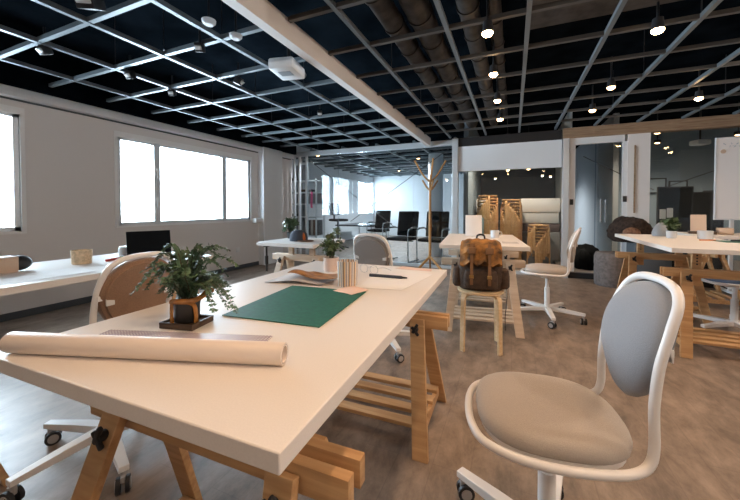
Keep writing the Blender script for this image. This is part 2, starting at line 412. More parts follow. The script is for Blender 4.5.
# platform (raised floor) of the right room
struct(MB().b2((.70, GY-.02, .085), (XR, YB, .10)).build('floor_platform', 'deck', smooth=False))
struct(MB().b2((.70, GY-.01, 0), (XR, YB, .085)).build('floor_platform_edge', 'edge', smooth=False))
# door frame + half-open glass door
f = MB(); f.b2((.775, GY-.02, .10), (.86, GY+.06, 2.125)); f.b2((.86, GY-.02, 2.03), (1.47, GY+.06, 2.125)); f.b2((1.45, GY-.02, .10), (1.50, GY+.06, 2.03))
do = struct(f.build('door_1', 'white', smooth=False))
struct(MB().b2((1.16, GY+.02, .11), (1.45, GY+.032, 2.03)).build('glass_pane', 'glass', do, smooth=False))
for x in (1.19, 1.25): struct(MB().cyl((x, GY-.01, 1.03), .011, .34, seg=12).build('door_handle', 'greyplastic', do))
for x, z, lab in ((.815, 1.16, 'small black access switch on the white door post'), (1.475, 1.20, 'small black switch plate beside the glass door handle')):
    tag(MB().box((x, GY-.028, z), (.045, .015, .085), bev=.003).build('wall_switch', 'dark'), lab, 'switch', 'switches by the glass door')
# white column right of the door, with warm wooden stile
struct(MB().b2((1.50, GY-.03, .10), (1.76, GY+.20, 2.125)).build('pier_right', 'beam', smooth=False))
struct(MB().b2((1.575, GY-.045, 1.0), (1.592, GY-.03, 1.96)).build('trim_10', 'header', smooth=False))
o = struct(MB().b2((1.76, GY-.01, .10), (XR, GY+.05, .14)).build('partition_right', 'alu', smooth=False))
struct(MB().b2((1.76, GY+.014, .14), (XR, GY+.026, 2.125)).build('glass_pane', 'glass', o, smooth=False))
struct(MB().b2((1.60, 8.3, 0), (XR, 8.4, SLAB)).build('wall_meeting', 'midwall', smooth=False))
struct(MB().b2((-.80, YB-.2, 0), (1.60, YB-.1, SLAB)).build('wall_corridor_end', 'corridor', smooth=False))
struct(MB().b2((1.60, 7.0, 0), (1.68, YB, SLAB)).build('wall_corridor_side', 'corridor', smooth=False))
struct(MB().b2((.92, 7.2, .10), (.96, 8.3, 2.0)).build('door_2', 'doorblue', smooth=False))
for pts_, lab in (([(.98, GY+.10, 1.86), (1.85, GY+.12, 1.33)], 'dark thin cable slanting across the glass door'),
                  ([(1.62, GY-.06, .62), (2.05, GY-.06, .92)], 'dark thin cable slanting up by the brown heap'),
                  ([(2.02, GY+.1, 1.38), (2.6, GY+.1, 1.62)], 'dark thin cable slanting behind the whiteboard edge')):
    tag(MB().tube(pts_, .006, 6).build('brace_cable', 'cable'), lab, 'cable', 'brace cables behind the glass')

# ------------------------------------------------------------------ trestles and tables
def trestle_parts(parent, cx, cy, topz, wd, length=.72, rz=0., holes=False, knob=True, rt=.605, inset=.13):
    """one adjustable wooden trestle as a part of its table: posts, rails, legs and slatted shelf"""
    t = bpy.data.objects.new('trestle', None); COL.objects.link(t); t.parent = parent; t.location = (cx, cy, 0); t.rotation_euler = (0, 0, rz)
    L = length/2; lx = L-inset
    for s in (-1, 1):
        MB().b2((-L, s*.0275-.013, rt-.06), (L, s*.0275+.013, rt), bev=.002).build('rail', wd, t)
    MB().b2((-lx+.04, -.0135, topz-.019), (lx-.04, .0135, topz-.0005)).build('top_beam', wd, t, bevel=.002)
    for s in (-1, 1):
        u = MB().b2((s*(lx-.075)-.028, -.0135, .48), (s*(lx-.075)+.028, .0135, topz-.019)).build('upright', wd, t, bevel=.002)
        if holes:
            for k in range(4): MB().cyl((s*(lx-.075), -.0145, topz-.035-.022*k), .006, .003, seg=10, rot=(R(90), 0, 0)).build('peg_hole', 'dark', u)
        for q in (-1, 1):
            a = Vector((s*lx, q*.055, rt-.015)); b = Vector((s*(lx+.06), q*.235, 0))
            lg = MB().strip([a, b], (1, 0, 0), .068, .024)
            for v in lg.bm.verts:
                if v.co.z < .02: v.co.z = 0.
            lg.build('leg', wd, t, bevel=.002)
        MB().strip([(s*(lx+.048), -.20, .07), (s*(lx+.048), .20, .07)], (0, 0, 1), .042, .022).build('cross_rail', wd, t, bevel=.002)
        if knob:
            k = MB().cyl((s*lx, -.089, rt-.055), .013, .02, seg=14, rot=(R(90), 0, 0)); k.box((s*lx, -.098, rt-.048), (.014, .012, .05), (0, .5, 0), bev=.004); k.box((s*lx, -.098, rt-.06), (.014, .012, .05), (0, -.7, 0), bev=.004)
            k.build('knob', 'rubber', t)
    sh = MB()
    for k in range(4): sh.b2((-lx-.06, -.156+.104*k-.027, .0915), (lx+.06, -.156+.104*k+.027, .1095))
    sh.build('shelf', wd, t, bevel=.002)
    return t
def table(label, c, size, topz, trestles, wd='pine', rz=0., holes=False, length=.72, knob=True, group='trestle worktables', rt=.605, inset=.13):
    r = thing('trestle_table', label, 'table', (c[0], c[1], 0), rz, group)
    MB().b2((-size[0]/2, -size[1]/2, topz-.034), (size[0]/2, size[1]/2, topz)).build('tabletop', 'top', r, bevel=.0025)
    for (x, y, a) in trestles: trestle_parts(r, x, y, topz-.034, wd, length, a, holes, knob, rt, inset)
    return r
table('long white worktable in front bearing the paper roll, fern and green cutting mat', (-.751, 1.118), (.86, 1.51), .72, [(.057, -.545, 0), (.085, .456, 0)], rz=R(1.4), length=.80, rt=.555, inset=.14)
table('white worktable behind the stool that carries the brown backpack', (-.285, 3.43), (.70, 1.24), .765, [(.0, -.27, R(2)), (.02, .36, 0)], rz=R(6), wd='pinepale')
table('raised white worktable with peg-hole posts behind the grey front chair', (1.42, 3.80), (.72, 1.46), .78, [(.015, -.52, 0), (-.05, .45, 0)], holes=True, length=.72)
table('white worktable beyond the raised one, in front of the whiteboard', (2.47, 4.89), (1.36, .62), .78, [(-.48, 0, R(90)), (.62, 0, R(90))], length=.56)
table('white worktable by the window wall bearing the black laptop', (-2.43, .95), (.78, 1.66), .72, [(.33, -.59, 0), (.1, .62, 0)])
table('small pale worktable by the room corner with a cap on it', (-1.93, 2.76), (.64, .60), .745, [(.0, -.02, 0)], wd='pinepale', length=.66)

# ------------------------------------------------------------------ desk chairs
SEAT_Z = .452
def egg(n, a, b, p=2.4, taper=0.):
    out = []
    for k in range(n):
        t = 2*PI*k/n; c, s = math.cos(t), math.sin(t)
        x = a*abs(c)**(2/p)*(1 if c >= 0 else -1); y = b*abs(s)**(2/p)*(1 if s >= 0 else -1)
        out.append((x, y*(1+taper*x/a)))
    return out
def desk_chair(label, loc, rz, seat='fabric', back='fabric', rear=None, base_rot=0., dz=0.):
    """swivel desk chair: the front is local +x"""
    r = thing('desk_chair', label, 'chair', loc, rz, 'swivel desk chairs')
    half = [(.222, 0, 0), (.214, .085, 0), (.182, .153, 0), (.10, .193, 0), (0, .202, 0), (-.09, .190, 0), (-.146, .172, .002), (-.178, .160, .020), (-.190, .153, .062),
            (-.190, .149, .15), (-.200, .147, .245), (-.222, .141, .325), (-.246, .124, .388), (-.260, .080, .420), (-.265, 0, .428)]
    path = [(x, y, z+SEAT_Z+dz) for x, y, z in half]+[(x, -y, z+SEAT_Z+dz) for x, y, z in half[-2:0:-1]]
    MB().tube(catmull(path, 5, True), .0112, 12, True).build('tube_frame', 'steel', r)
    # seat cushion on its white pan
    pan = MB().ring_skin([[Vector((x*k+.008, y*k, SEAT_Z+dz+z)) for x, y in egg(40, .184, .184, 2.7)] for k, z in ((.6, -.03), (.9, -.024), (.985, -.008), (.985, .006))])
    pan.build('seat_pan', 'steel', r)
    pad = MB().ring_skin([[Vector((x*k+.008, y*k, SEAT_Z+dz+z)) for x, y in egg(48, .192, .187, 2.75)] for k, z in
                          ((.93, .0), (.985, .012), (1., .026), (.975, .040), (.90, .050), (.74, .057), (.5, .060), (.22, .061), (.04, .061))])
    pad.build('seat', seat, r)
    # backrest pad: an egg, narrower at the bottom, set in the hoop and leaning with it
    bp = MB(); rings = []
    def bpt(u, v, d):   # u across, v up (-1..1), d out of the plane (front +)
        z = SEAT_Z+dz+.262+v*.155; lean = -.196-.040*max(0, v+.3)**1.4
        return Vector((lean+d+.012*u*u, u, z))
    prof = ((.86, -.026), (.97, -.020), (1., -.006), (.985, .010), (.90, .022), (.7, .031), (.4, .035), (.05, .036))
    N = 44
    for k, d in prof:
        ring = []
        for j in range(N):
            t = 2*PI*j/N; v = math.sin(t); wv = .142*(1+.20*v-.09*v*v)
            ring.append(bpt(wv*math.copysign(abs(math.cos(t))**.9, math.cos(t))*k, v*k, d))
        rings.append(ring)
    bp.ring_skin(rings); bo = bp.build('backrest', back, r)
    if rear:
        rp = MB(); rp.ring_skin([[bpt(.141*(1+.20*math.sin(2*PI*j/N))*math.cos(2*PI*j/N)*k, math.sin(2*PI*j/N)*k, d) for j in range(N)] for k, d in ((.90, -.0265), (.88, -.033), (.5, -.036), (.05, -.037))])
        rp.build('backrest_shell', rear, r)
    for s in (-1, 1):
        z = SEAT_Z+dz+.28
        b = MB(); b.box((-.236, s*.112, z), (.006, .030, .062), bev=.0025); b.box((-.224, s*.130, z), (.008, .04, .02), bev=.003)
        b.build('bracket', 'steel', r)
    # column, hub, five-armed base with casters
    c = MB().cyl((0, 0, .31+dz/2), .016, .27+dz, seg=20); c.cyl((0, 0, .20), .024, .20, seg=20); c.cyl((0, 0, SEAT_Z+dz-.04), .06, .03, seg=20)
    c.build('column', 'steel', r)
    bs = MB().cyl((0, 0, .10), .04, .05, seg=20)
    for k in range(5):
        a = base_rot-rz+2*PI*k/5; ca, sa = math.cos(a), math.sin(a)
        rings = []
        for (d, w2, z0, z1) in ((.02, .024, .082, .118), (.16, .021, .080, .112), (.315, .017, .078, .100)):
            pc = Vector((ca*d, sa*d, 0)); sd = Vector((-sa, ca, 0))
            rings.append([pc+sd*w2+Vector((0, 0, z1)), pc-sd*w2+Vector((0, 0, z1)), pc-sd*w2+Vector((0, 0, z0)), pc+sd*w2+Vector((0, 0, z0))])
        bs.ring_skin(rings)
    bs.build('star_base', 'steel', r, bevel=.002)
    for k in range(5):
        a = base_rot-rz+2*PI*k/5; x, y = math.cos(a)*.30, math.sin(a)*.30; ro = a+R(50)+k
        cc = thing_part('caster', r, (x, y, 0), ro)
        h = MB().cyl((0, 0, .066), .010, .034, seg=10); h.box((-.008, 0, .052), (.036, .014, .024), bev=.004); h.build('fork', 'wheelcap', cc)
        for s in (-1, 1):
            wv = MB().cyl((-.010, s*.015, .029), .029, .014, seg=20, rot=(R(90), 0, 0)); wv.build('wheel', 'rubber', cc)
            MB().cyl((-.010, s*.0235, .029), .019, .004, seg=16, rot=(R(90), 0, 0)).build('wheel_cap', 'wheelcap', cc)
    return r
def thing_part(name, parent, loc, rz):
    o = bpy.data.objects.new(name, None); COL.objects.link(o); o.parent = parent; o.location = loc; o.rotation_euler = (0, 0, rz); return o

desk_chair('pale grey desk chair in front, its seat empty beside the long worktable', (.098, 1.085, 0), PI+R(8), 'fabricwarm', 'fabric', base_rot=R(150), dz=.0)
desk_chair('desk chair with warm-lit brown back behind the fern, turned to the window', (-1.63, .86, 0), PI, 'fabricbrownlit', 'fabricbrownlit', 'fabricbrownlit', base_rot=R(196), dz=.0)
desk_chair('desk chair seen from behind past the far end of the long worktable', (-.91, 2.40, 0), R(84), 'fabricmid', 'fabricmid', 'fabricmid', base_rot=R(20))
desk_chair('beige desk chair in profile beside the backpack table', (.31, 3.61, 0), PI-R(12), 'fabricwarm', 'fabricwarm', base_rot=R(-85))
desk_chair('desk chair with blue seat at the edge of the raised worktable', (1.72, 3.76, 0), R(178), 'fabricblue', 'plastic', 'plastic', base_rot=R(140))

# ------------------------------------------------------------------ stools
def make_stool(label, wd, group=None):
    r = thing('wooden_stool', label, 'stool', (0, 0, 0), 0, group)
    MB().lathe([(.0, .430), (.166, .430), (.172, .434), (.172, .446), (.166, .450), (.0, .450)], 32).build('seat', wd, r)
    for k in range(4):
        a = PI/4+k*PI/2; ca, sa = math.cos(a), math.sin(a)
        prof = [(.045, .4205), (.12, .4205), (.150, .419), (.168, .408), (.176, .388), (.180, .34), (.187, 0.)]
        pts = catmull([(ca*d, sa*d, z) for d, z in prof], 3)
        s = MB().strip(pts, (-sa, ca, 0), .038, .018)
        s.build('leg', wd, r, bevel=.002)
    return r
st = make_stool('birch stool in front of a worktable carrying the brown backpack', 'birch')
place(st, (-.225, 2.67, 0), R(7))
proto = make_stool('', 'stackwood', 'stacked stools in the storage bay')
first = True
pos_names = {0: 'lowest', 1: 'second', 2: 'third', 3: 'fourth', 4: 'fifth', 5: 'sixth', 6: 'seventh', 7: 'eighth', 8: 'ninth', 9: 'tenth', 10: 'eleventh', 11: 'twelfth', 12: 'thirteenth', 13: 'fourteenth', 14: 'fifteenth', 15: 'sixteenth'}
for (x, y, n, dz, rot0, drot, nm) in ((-.45, 6.75, 16, .0575, 38, 13.2, 'tallest stool stack, nearest the white card'), (-.03, 6.75, 15, .0555, 20, -13.2, 'middle stool stack of the storage bay'), (.43, 6.72, 7, .053, 30, 13.2, 'short stool stack under the storage boxes')):
    for k in range(n):
        lab = 'birch stool, %s from the floor in the %s' % (pos_names[k], nm) if k else 'birch stool at the very bottom of the %s' % nm
        if first: place(proto, (x, y, 0), R(rot0)); proto['label'] = lab; first = False
        else: dup(proto, (x, y, dz*k), R(rot0+drot*k), lab)

# ------------------------------------------------------------------ backpack
bk = thing('backpack', 'brown canvas backpack with tan flap sitting on the birch stool', 'bag', (-.225, 2.65, .451), R(5))
def loft(levels, n=28, p=3.2):
    rings = []
    for (z, a, b, yo) in levels: rings.append([Vector((x, y+yo, z)) for x, y in egg(n, a, b, p)])
    return MB().ring_skin(rings)
loft([(0, .135, .075, 0), (.012, .155, .092, 0), (.10, .165, .102, 0), (.2, .158, .10, .005), (.30, .145, .088, .012), (.345, .125, .072, .015), (.36, .09, .05, .015)]).build('body', 'canvas', bk)
for s in (-1, 1):
    mb = loft([(.02, .03, .055, 0), (.035, .042, .065, 0), (.11, .042, .066, 0), (.155, .034, .055, .0), (.165, .02, .04, 0)], 20, 2.6)
    for v in mb.bm.verts: v.co.x += s*.165
    mb.build('side_pocket', 'canvas', bk)
mb = loft([(.025, .10, .03, -.105), (.035, .118, .042, -.105), (.11, .12, .045, -.108), (.155, .11, .036, -.1), (.165, .09, .02, -.095)], 24, 3)
mb.build('front_pocket', 'canvas', bk)
# flap: a curved sheet over the top and down the front
fl = MB(); prof = [(.055, .33), (.045, .365), (.0, .385), (-.05, .378), (-.088, .345), (-.108, .305), (-.118, .25), (-.128, .215)]
rings = []
for i, (y, z) in enumerate(prof):
    wv = .128+.02*min(1, i/4); row = []
    for k in range(15):
        u = -1+2*k/14; zz = z-.02*abs(u)**3-(.016*math.sin(k*1.3) if i > 4 else .004*math.sin(k*1.9)); yy = y+.03*abs(u)**3-.010*math.sin(k*1.7+2.2*i)*(i > 2)-.008*(i % 2)*(i > 3)
        row.append(Vector((wv*u, yy, zz)))
    rings.append(row+[Vector((v.x*.985, v.y+.012, v.z-.010)) for v in reversed(row)])
fl.ring_skin(rings); fl.build('flap', 'leather', bk)
for s in (-1, 1):
    so = MB().strip(catmull([(s*.062, -.098, .352), (s*.062, -.128, .28), (s*.062, -.136, .2), (s*.062, -.158, .13), (s*.062, -.160, .06)], 4), (1, 0, 0), .022, .006).build('strap', 'strap', bk)
    MB().box((s*.062, -.160, .12), (.032, .008, .026), (R(8), 0, 0), bev=.003).build('buckle', 'brass', so)
    MB().box((s*.062, -.127, .305), (.055, .014, .05), (R(-12), 0, 0), bev=.006).build('tab', 'strap', so)
MB().tube(catmull([(-.03, .02, .372), (-.025, .02, .405), (0, .02, .415), (.025, .02, .405), (.03, .02, .372)], 4), .007, 8).build('carry_handle', 'rubber', bk)
MB().strip(catmull([(.15, .03, .12), (.185, .02, .02), (.19, .01, -.08), (.178, .0, -.2), (.182, 0, -.30)], 4), (0, 1, 0), .02, .004).build('hanging_strap', 'canvas', bk)

# ------------------------------------------------------------------ things on the long worktable (top at z .72)
TT = .7205
rl = thing('paper_roll', 'long roll of white drawing paper lying across the front of the worktable', 'paper roll', (-.788, .488, TT+.0245), R(18))
mb = MB(); rings = []
for x, r_ in ((-.345, .0235), (-.34, .0245), (.335, .0245), (.34, .024)):
    rings.append([Vector((x, r_*math.cos(2*PI*k/36), r_*math.sin(2*PI*k/36))) for k in range(36)])
for x, r_ in ((.34, .017), (.22, .0165)):
    rings.append([Vector((x, r_*math.cos(2*PI*k/36), r_*math.sin(2*PI*k/36))) for k in range(36)])
mb.ring_skin(rings).build('sheet_roll', 'roll', rl)
mb = MB()
for k in range(60):
    pass
mb.tube([(.3395, .0215*math.cos(.5*k)*(1-.003*k), .0215*math.sin(.5*k)*(1-.003*k)) for k in range(30)], .0008, 5).build('roll_edge', 'papergrey', rl)
o = MB().b2((-.24, -.034, 0), (.24, .034, .0022)).build('grid_ruler', 'grid', smooth=False); place(o, (-.815, .606, TT), R(18))
tag(o, 'wide clear ruler printed with a fine grid behind the paper roll', 'ruler')
o = MB().b2((-.175, -.215, 0), (.175, .215, .003)).build('cutting_mat', 'mat_green', bevel=.001); place(o, (-.71, 1.015, TT), R(5.5))
tag(o, 'dark green cutting mat lying on the long worktable', 'cutting mat')

def frond(mb, base, az, length, rise, droop, leaf, dens, rng, curl=0.):
    """arched stem with pairs of small leaflets"""
    pts = []; n = 12
    for i in range(n+1):
        t = i/n
        rr = length*t*(.55+.45*t) ; z = rise*math.sin(min(1, t*1.05)*PI*.62)-droop*t**2.6
        aa = az+curl*t
        pts.append(Vector((base[0]+rr*math.cos(aa), base[1]+rr*math.sin(aa), base[2]+z)))
    for i in range(2, n+1):
        for j in range(dens):
            f_ = (i-1)+(j+rng.random())/dens; k = min(int(f_), n-1); p_ = pts[k].lerp(pts[min(k+1, n)], f_-k)
            d = (pts[min(k+1, n)]-pts[k]).normalized(); s_ = d.cross(Vector((0, 0, 1))).normalized()
            for sg in (-1, 1):
                wlen = leaf*(1.25-.75*abs(f_/n-.45))*rng.uniform(.7, 1.25)
                dirv = (s_*sg+d*rng.uniform(.1, .9)+Vector((0, 0, rng.uniform(-.5, .35)))).normalized()
                nn = dirv.cross(d+Vector((0, 0, rng.uniform(-.6, .6)))).normalized(); w_ = dirv.cross(nn)*wlen*.34
                q = [p_, p_+dirv*wlen*.45+w_, p_+dirv*wlen, p_+dirv*wlen*.45-w_]
                vs = [mb.bm.verts.new(v) for v in q]; mb.bm.faces.new(vs)
                if rng.random() < .55:
                    off = dirv*wlen*.7; d2 = (dirv+Vector((rng.uniform(-1, 1), rng.uniform(-1, 1), rng.uniform(-.6, .6)))).normalized(); w2 = d2.cross(Vector((0, 0, 1))).normalized()*wlen*.25
                    q = [p_+off, p_+off+d2*wlen*.4+w2, p_+off+d2*wlen*.85, p_+off+d2*wlen*.4-w2]
                    vs = [mb.bm.verts.new(v) for v in q]; mb.bm.faces.new(vs)
    return pts
def plant(parent, base, n, length, rise, droop, leaf, dens, leafmat, seed, thick=.0016, jitter=.012, specs=None):
    rng = random.Random(seed); fm = MB(); sm = MB()
    if specs is None:
        specs = [(2*PI*(k+rng.uniform(-.4, .4))/n*3.0, length*rng.uniform(.45, 1.1), rise*rng.uniform(.45, 1.1), droop*rng.uniform(.2, 1.2)) for k in range(n)]
    for (az, l_, r_, d_) in specs:
        b = (base[0]+rng.uniform(-jitter, jitter), base[1]+rng.uniform(-jitter, jitter), base[2])
        pts = frond(fm, b, az, l_, r_, d_, leaf, dens, rng, rng.uniform(-.5, .5))
        sm.tube(pts, [thick*(1-.7*i/len(pts)) for i in range(len(pts))], 5)
    fm.build('foliage', leafmat, parent, smooth=False); sm.build('stems', 'stem', parent)

fp = thing('potted_fern', 'bushy fern in a dark pot standing on the small wooden tray', 'plant', (-.895, .685, TT+.0105), R(12))
MB().lathe([(.0, 0), (.030, 0), (.034, .006), (.036, .05), (.038, .062), (.033, .062), (.031, .054), (.0, .054)], 24).build('pot', 'potblack', fp)
MB().cyl((0, 0, .051), .031, .008, seg=18).build('soil', 'soil', fp)
mb = MB()
mb.tube(catmull([(.040, -.012, .004), (.041, -.013, .03), (.038, -.018, .055), (.026, -.034, .068)], 4), .006, 8)
mb.tube(catmull([(-.02, -.037, .066), (.01, -.042, .070), (.036, -.022, .068), (.044, .008, .074), (.055, .02, .088), (.07, .024, .092)], 5), .008, 8)
mb.tube(catmull([(-.018, -.038, .004), (-.017, -.041, .035), (-.015, -.042, .064)], 4), .005, 8)
mb.build('bronze_holder', 'amber', fp)
rg = random.Random(5); specs = []
for k in range(28):
    az = 2*PI*k/28*2.0+rg.uniform(-.25, .25); specs.append((az, rg.uniform(.05, .13), rg.uniform(.08, .175), rg.uniform(.0, .07)))
specs += [(R(185), .15, .13, .09), (R(195), .145, .15, .11), (R(178), .13, .17, .05), (R(5), .15, .10, .09), (R(18), .17, .10, .11), (R(-8), .13, .09, .09), (R(30), .12, .17, .0), (R(10), .10, .17, .02), (R(170), .07, .18, .01), (R(24), .14, .15, .03)]
plant(fp, (0, 0, .055), 0, 0, 0, 0, .0125, 4, 'leaf', 5, specs=specs)
o = thing('plant_tray', 'small square dark wooden tray under the fern pot', 'tray', (-.895, .685, TT), R(12))
MB().b2((-.055, -.046, 0), (.055, .046, .010)).build('tray_base', 'darkwood', o, bevel=.001)
mb = MB()
for (a, b) in (((-.055, -.046), (.055, -.041)), ((-.055, .041), (.055, .046)), ((-.055, -.041), (-.050, .041)), ((.050, -.041), (.055, .041))): mb.b2((a[0], a[1], .010), (b[0], b[1], .017))
mb.build('tray_rim', 'darkwood', o, smooth=False)

wp = thing('potted_plant', 'little plant in a pale pot at the far end of the long worktable', 'plant', (-.93, 1.60, TT))
MB().lathe([(0, 0), (.036, 0), (.039, .004), (.043, .075), (.040, .075), (.038, .066), (0, .066)], 28).build('pot', 'potpink', wp)
MB().cyl((0, 0, .064), .038, .006, seg=18).build('soil', 'soil', wp)
plant(wp, (0, 0, .066), 15, .075, .165, .03, .019, 1, 'leafpale', 8)

def sheet(name, label, cat, poly, matn, z=TT, wave=0., seed=0, thick=.0006, nx=14):
    """thin sheet from four corners (world xy), gently wavy"""
    rng = random.Random(seed); a, b, c, d = [Vector((*p, 0)) for p in poly]; ctr = (a+b+c+d)/4
    mb = MB(); G = []
    ph = [rng.uniform(0, 6) for _ in range(4)]
    for lay in (0, 1):
        rows = []
        for i in range(nx+1):
            row = []
            for j in range(nx+1):
                u, v = i/nx, j/nx; p = a.lerp(b, u).lerp(d.lerp(c, u), v)-ctr
                h = wave*(.5+.25*(math.sin(5*u+ph[0])+math.sin(4*v+ph[1]+2*u)))**2*2.
                row.append(mb.bm.verts.new((p.x, p.y, h+thick*lay)))
            rows.append(row)
        G.append(rows)
        for i in range(nx):
            for j in range(nx): mb.bm.faces.new((rows[i][j], rows[i+1][j], rows[i+1][j+1], rows[i][j+1]))
    per = [(i, 0) for i in range(nx)]+[(nx, j) for j in range(nx)]+[(i, nx) for i in range(nx, 0, -1)]+[(0, j) for j in range(nx, 0, -1)]
    for k in range(len(per)):
        (i, j), (i2, j2) = per[k], per[(k+1) % len(per)]
        mb.bm.faces.new((G[0][i][j], G[0][i2][j2], G[1][i2][j2], G[1][i][j]))
    o = mb.build(name, matn); o.location = (ctr.x, ctr.y, z)
    return tag(o, label, cat)
sheet('paper_sheet', 'curled grey sheet under the brown paper piece beside the cutting mat', 'paper', [(-1.07, 1.22), (-.78, 1.26), (-.80, 1.47), (-1.04, 1.50)], 'papergrey', TT, .012, 2)
sheet('brown_paper', 'crumpled brown paper piece lying on the grey curled sheet', 'paper', [(-.96, 1.25), (-.74, 1.29), (-.78, 1.44), (-.93, 1.42)], 'kraft', TT+.016, .020, 4, thick=.002)
sheet('paper_sheet', 'large white sheet under the dark pen', 'paper', [(-.63, 1.30), (-.43, 1.33), (-.38, 1.72), (-.68, 1.80)], 'paper', TT, .0, 3)
sheet('paper_sheet', 'peach coloured sheet at the far edge of the long worktable', 'paper', [(-.62, 1.80), (-.41, 1.795), (-.42, 1.86), (-.60, 1.865)], 'paperpink', TT, .002, 3)
sheet('note_card', 'pink note card lying at the foot of the striped pencil cup', 'paper', [(-.69, 1.20), (-.585, 1.165), (-.555, 1.27), (-.66, 1.31)], 'paperpink', TT+.0032, .002, 6)
o = thing('pencil_cup', 'striped pencil cup standing on the cutting mat edge', 'cup', (-.685, 1.325, TT), 0)
MB().lathe([(0, 0), (.042, 0), (.0435, .004), (.047, .112), (.044, .112), (.040, .008), (0, .008)], 32).build('cup', 'stripe', o)
o = thing('marker_pen', 'dark pen lying on the white sheet', 'pen', (-.585, 1.545, TT+.0075), R(2))
MB().cyl((0, 0, 0), .0075, .17, seg=14, rot=(0, R(90), 0)).build('barrel', 'navy', o); MB().cyl((.098, 0, 0), .006, .028, r2=.003, seg=12, rot=(0, R(90), 0)).build('pen_tip', 'dark', o)
o = thing('eyeglasses', 'thin pale rimmed eyeglasses resting behind the pencil cup', 'glasses', (-.70, 1.60, TT+.002), R(-15))
for s in (-1, 1):
    MB().tube([(s*.034+.026*math.cos(t), 0, .024+.022*math.sin(t)) for t in [2*PI*k/24 for k in range(24)]], .0018, 6, True).build('rim', 'plastic', o)
    MB().tube(catmull([(s*.06, 0, .034), (s*.064, .05, .03), (s*.06, .12, .006)], 4), .0016, 6).build('temple', 'plastic', o)
MB().tube([(-.008, 0, .028), (0, 0, .033), (.008, 0, .028)], .0016, 6).build('bridge', 'plastic', o)

# ------------------------------------------------------------------ things on the window-side table
o = thing('laptop', 'black laptop open on the window-side worktable', 'laptop', (-2.50, 1.58, TT), R(70))
MB().b2((-.14, -.10, 0), (.14, .10, .014), bev=.003).build('keyboard_base', 'dark', o)
MB().box((0, -.110, .098), (.27, .010, .175), (R(-10), 0, 0), bev=.003).build('display', 'blackfab', o)
o = MB().lathe([(0, 0), (.03, 0), (.034, .01), (.034, .055), (.028, .07), (0, .07)], 20).build('tape_roll', 'plastic'); place(o, (-2.60, 1.49, TT))
tag(o, 'small white roll standing against the laptop', 'tape roll')
o = thing('cork_cup', 'cork brown cup on the window-side worktable', 'cup', (-2.49, 1.18, TT))
MB().lathe([(0, 0), (.048, 0), (.05, .004), (.053, .085), (.049, .085), (.046, .008), (0, .008)], 28).build('cup', 'cork', o)
for x, y, m_, lab, a in ((-2.44, 1.33, 'red', 'red marker lying beside the cork cup', 15), (-2.42, 1.40, 'orange', 'orange marker lying nearest the laptop', 40), (-2.47, 1.37, 'greenp', 'green marker between the red and orange markers', 25)):
    q = MB().cyl((0, 0, 0), .008, .10, seg=12, rot=(R(90), 0, 0)).build('marker_pen', m_); place(q, (x, y, TT+.008), R(a)); tag(q, lab, 'pen', 'markers beside the cork cup')
sheet('paper_sheet', 'white sheet lying along the edge of the window-side worktable', 'paper', [(-2.42, .75), (-2.12, .70), (-2.1, 1.06), (-2.34, 1.10)], 'paper', TT, .001, 9)
o = thing('desk_speaker', 'cream box with a black padded end at the window-side table edge', 'speaker', (-2.53, .82, TT), R(88))
MB().b2((-.22, -.05, 0), (.07, .05, .085), bev=.006).build('box_body', 'beige', o)
MB().sph((.085, 0, .043), (.055, .046, .042)).build('foam_end', 'rubber', o)

# ------------------------------------------------------------------ things on the corner table
CT = .7455
o = thing('felt_cap', 'dark blue cap with a rust front panel on the corner worktable', 'cap', (-1.95, 2.72, CT), R(-20))
MB().ring_skin([[Vector((x, y, z)) for x, y in egg(28, a, b, 2)] for a, b, z in ((.095, .085, 0), (.095, .085, .03), (.088, .078, .07), (.066, .06, .095), (.03, .03, .106), (.003, .003, .108))]).build('crown', 'navy', o)
MB().ring_skin([[Vector((x+.005, y, z)) for x, y in egg(28, a, b, 2)] for a, b, z in ((.092, .05, .012), (.094, .05, .03), (.086, .045, .068), (.070, .03, .085), (.06, .01, .09))]).build('front_panel', 'rust', o)
MB().ring_skin([[Vector((.115+x, y, z+.03*0)) for x, y in egg(24, .075, .075, 2.2)] for z in (.004, .010)]).build('brim', 'tanfur', o)
o = thing('potted_plant', 'small plant in a black pot beside the dark blue cap', 'plant', (-2.17, 2.90, CT))
MB().lathe([(0, 0), (.04, 0), (.05, .07), (.046, .07), (.044, .06), (0, .06)], 20).build('pot', 'potblack', o)
MB().cyl((0, 0, .058), .044, .005, seg=16).build('soil', 'soil', o)
plant(o, (0, 0, .06), 12, .12, .15, .05, .028, 2, 'leaf', 21)
o = thing('clamp_rod', 'black clamp rod hanging under the end of the corner worktable', 'clamp', (-2.215, 2.56, 0))
MB().cyl((0, 0, .58), .010, .26, seg=12).build('rod', 'dark', o); MB().box((0, 0, .700), (.05, .04, .02), bev=.003).build('clamp_plate', 'dark', o); MB().cyl((0, 0, .56), .016, .08, seg=12).build('grip', 'rubber', o)

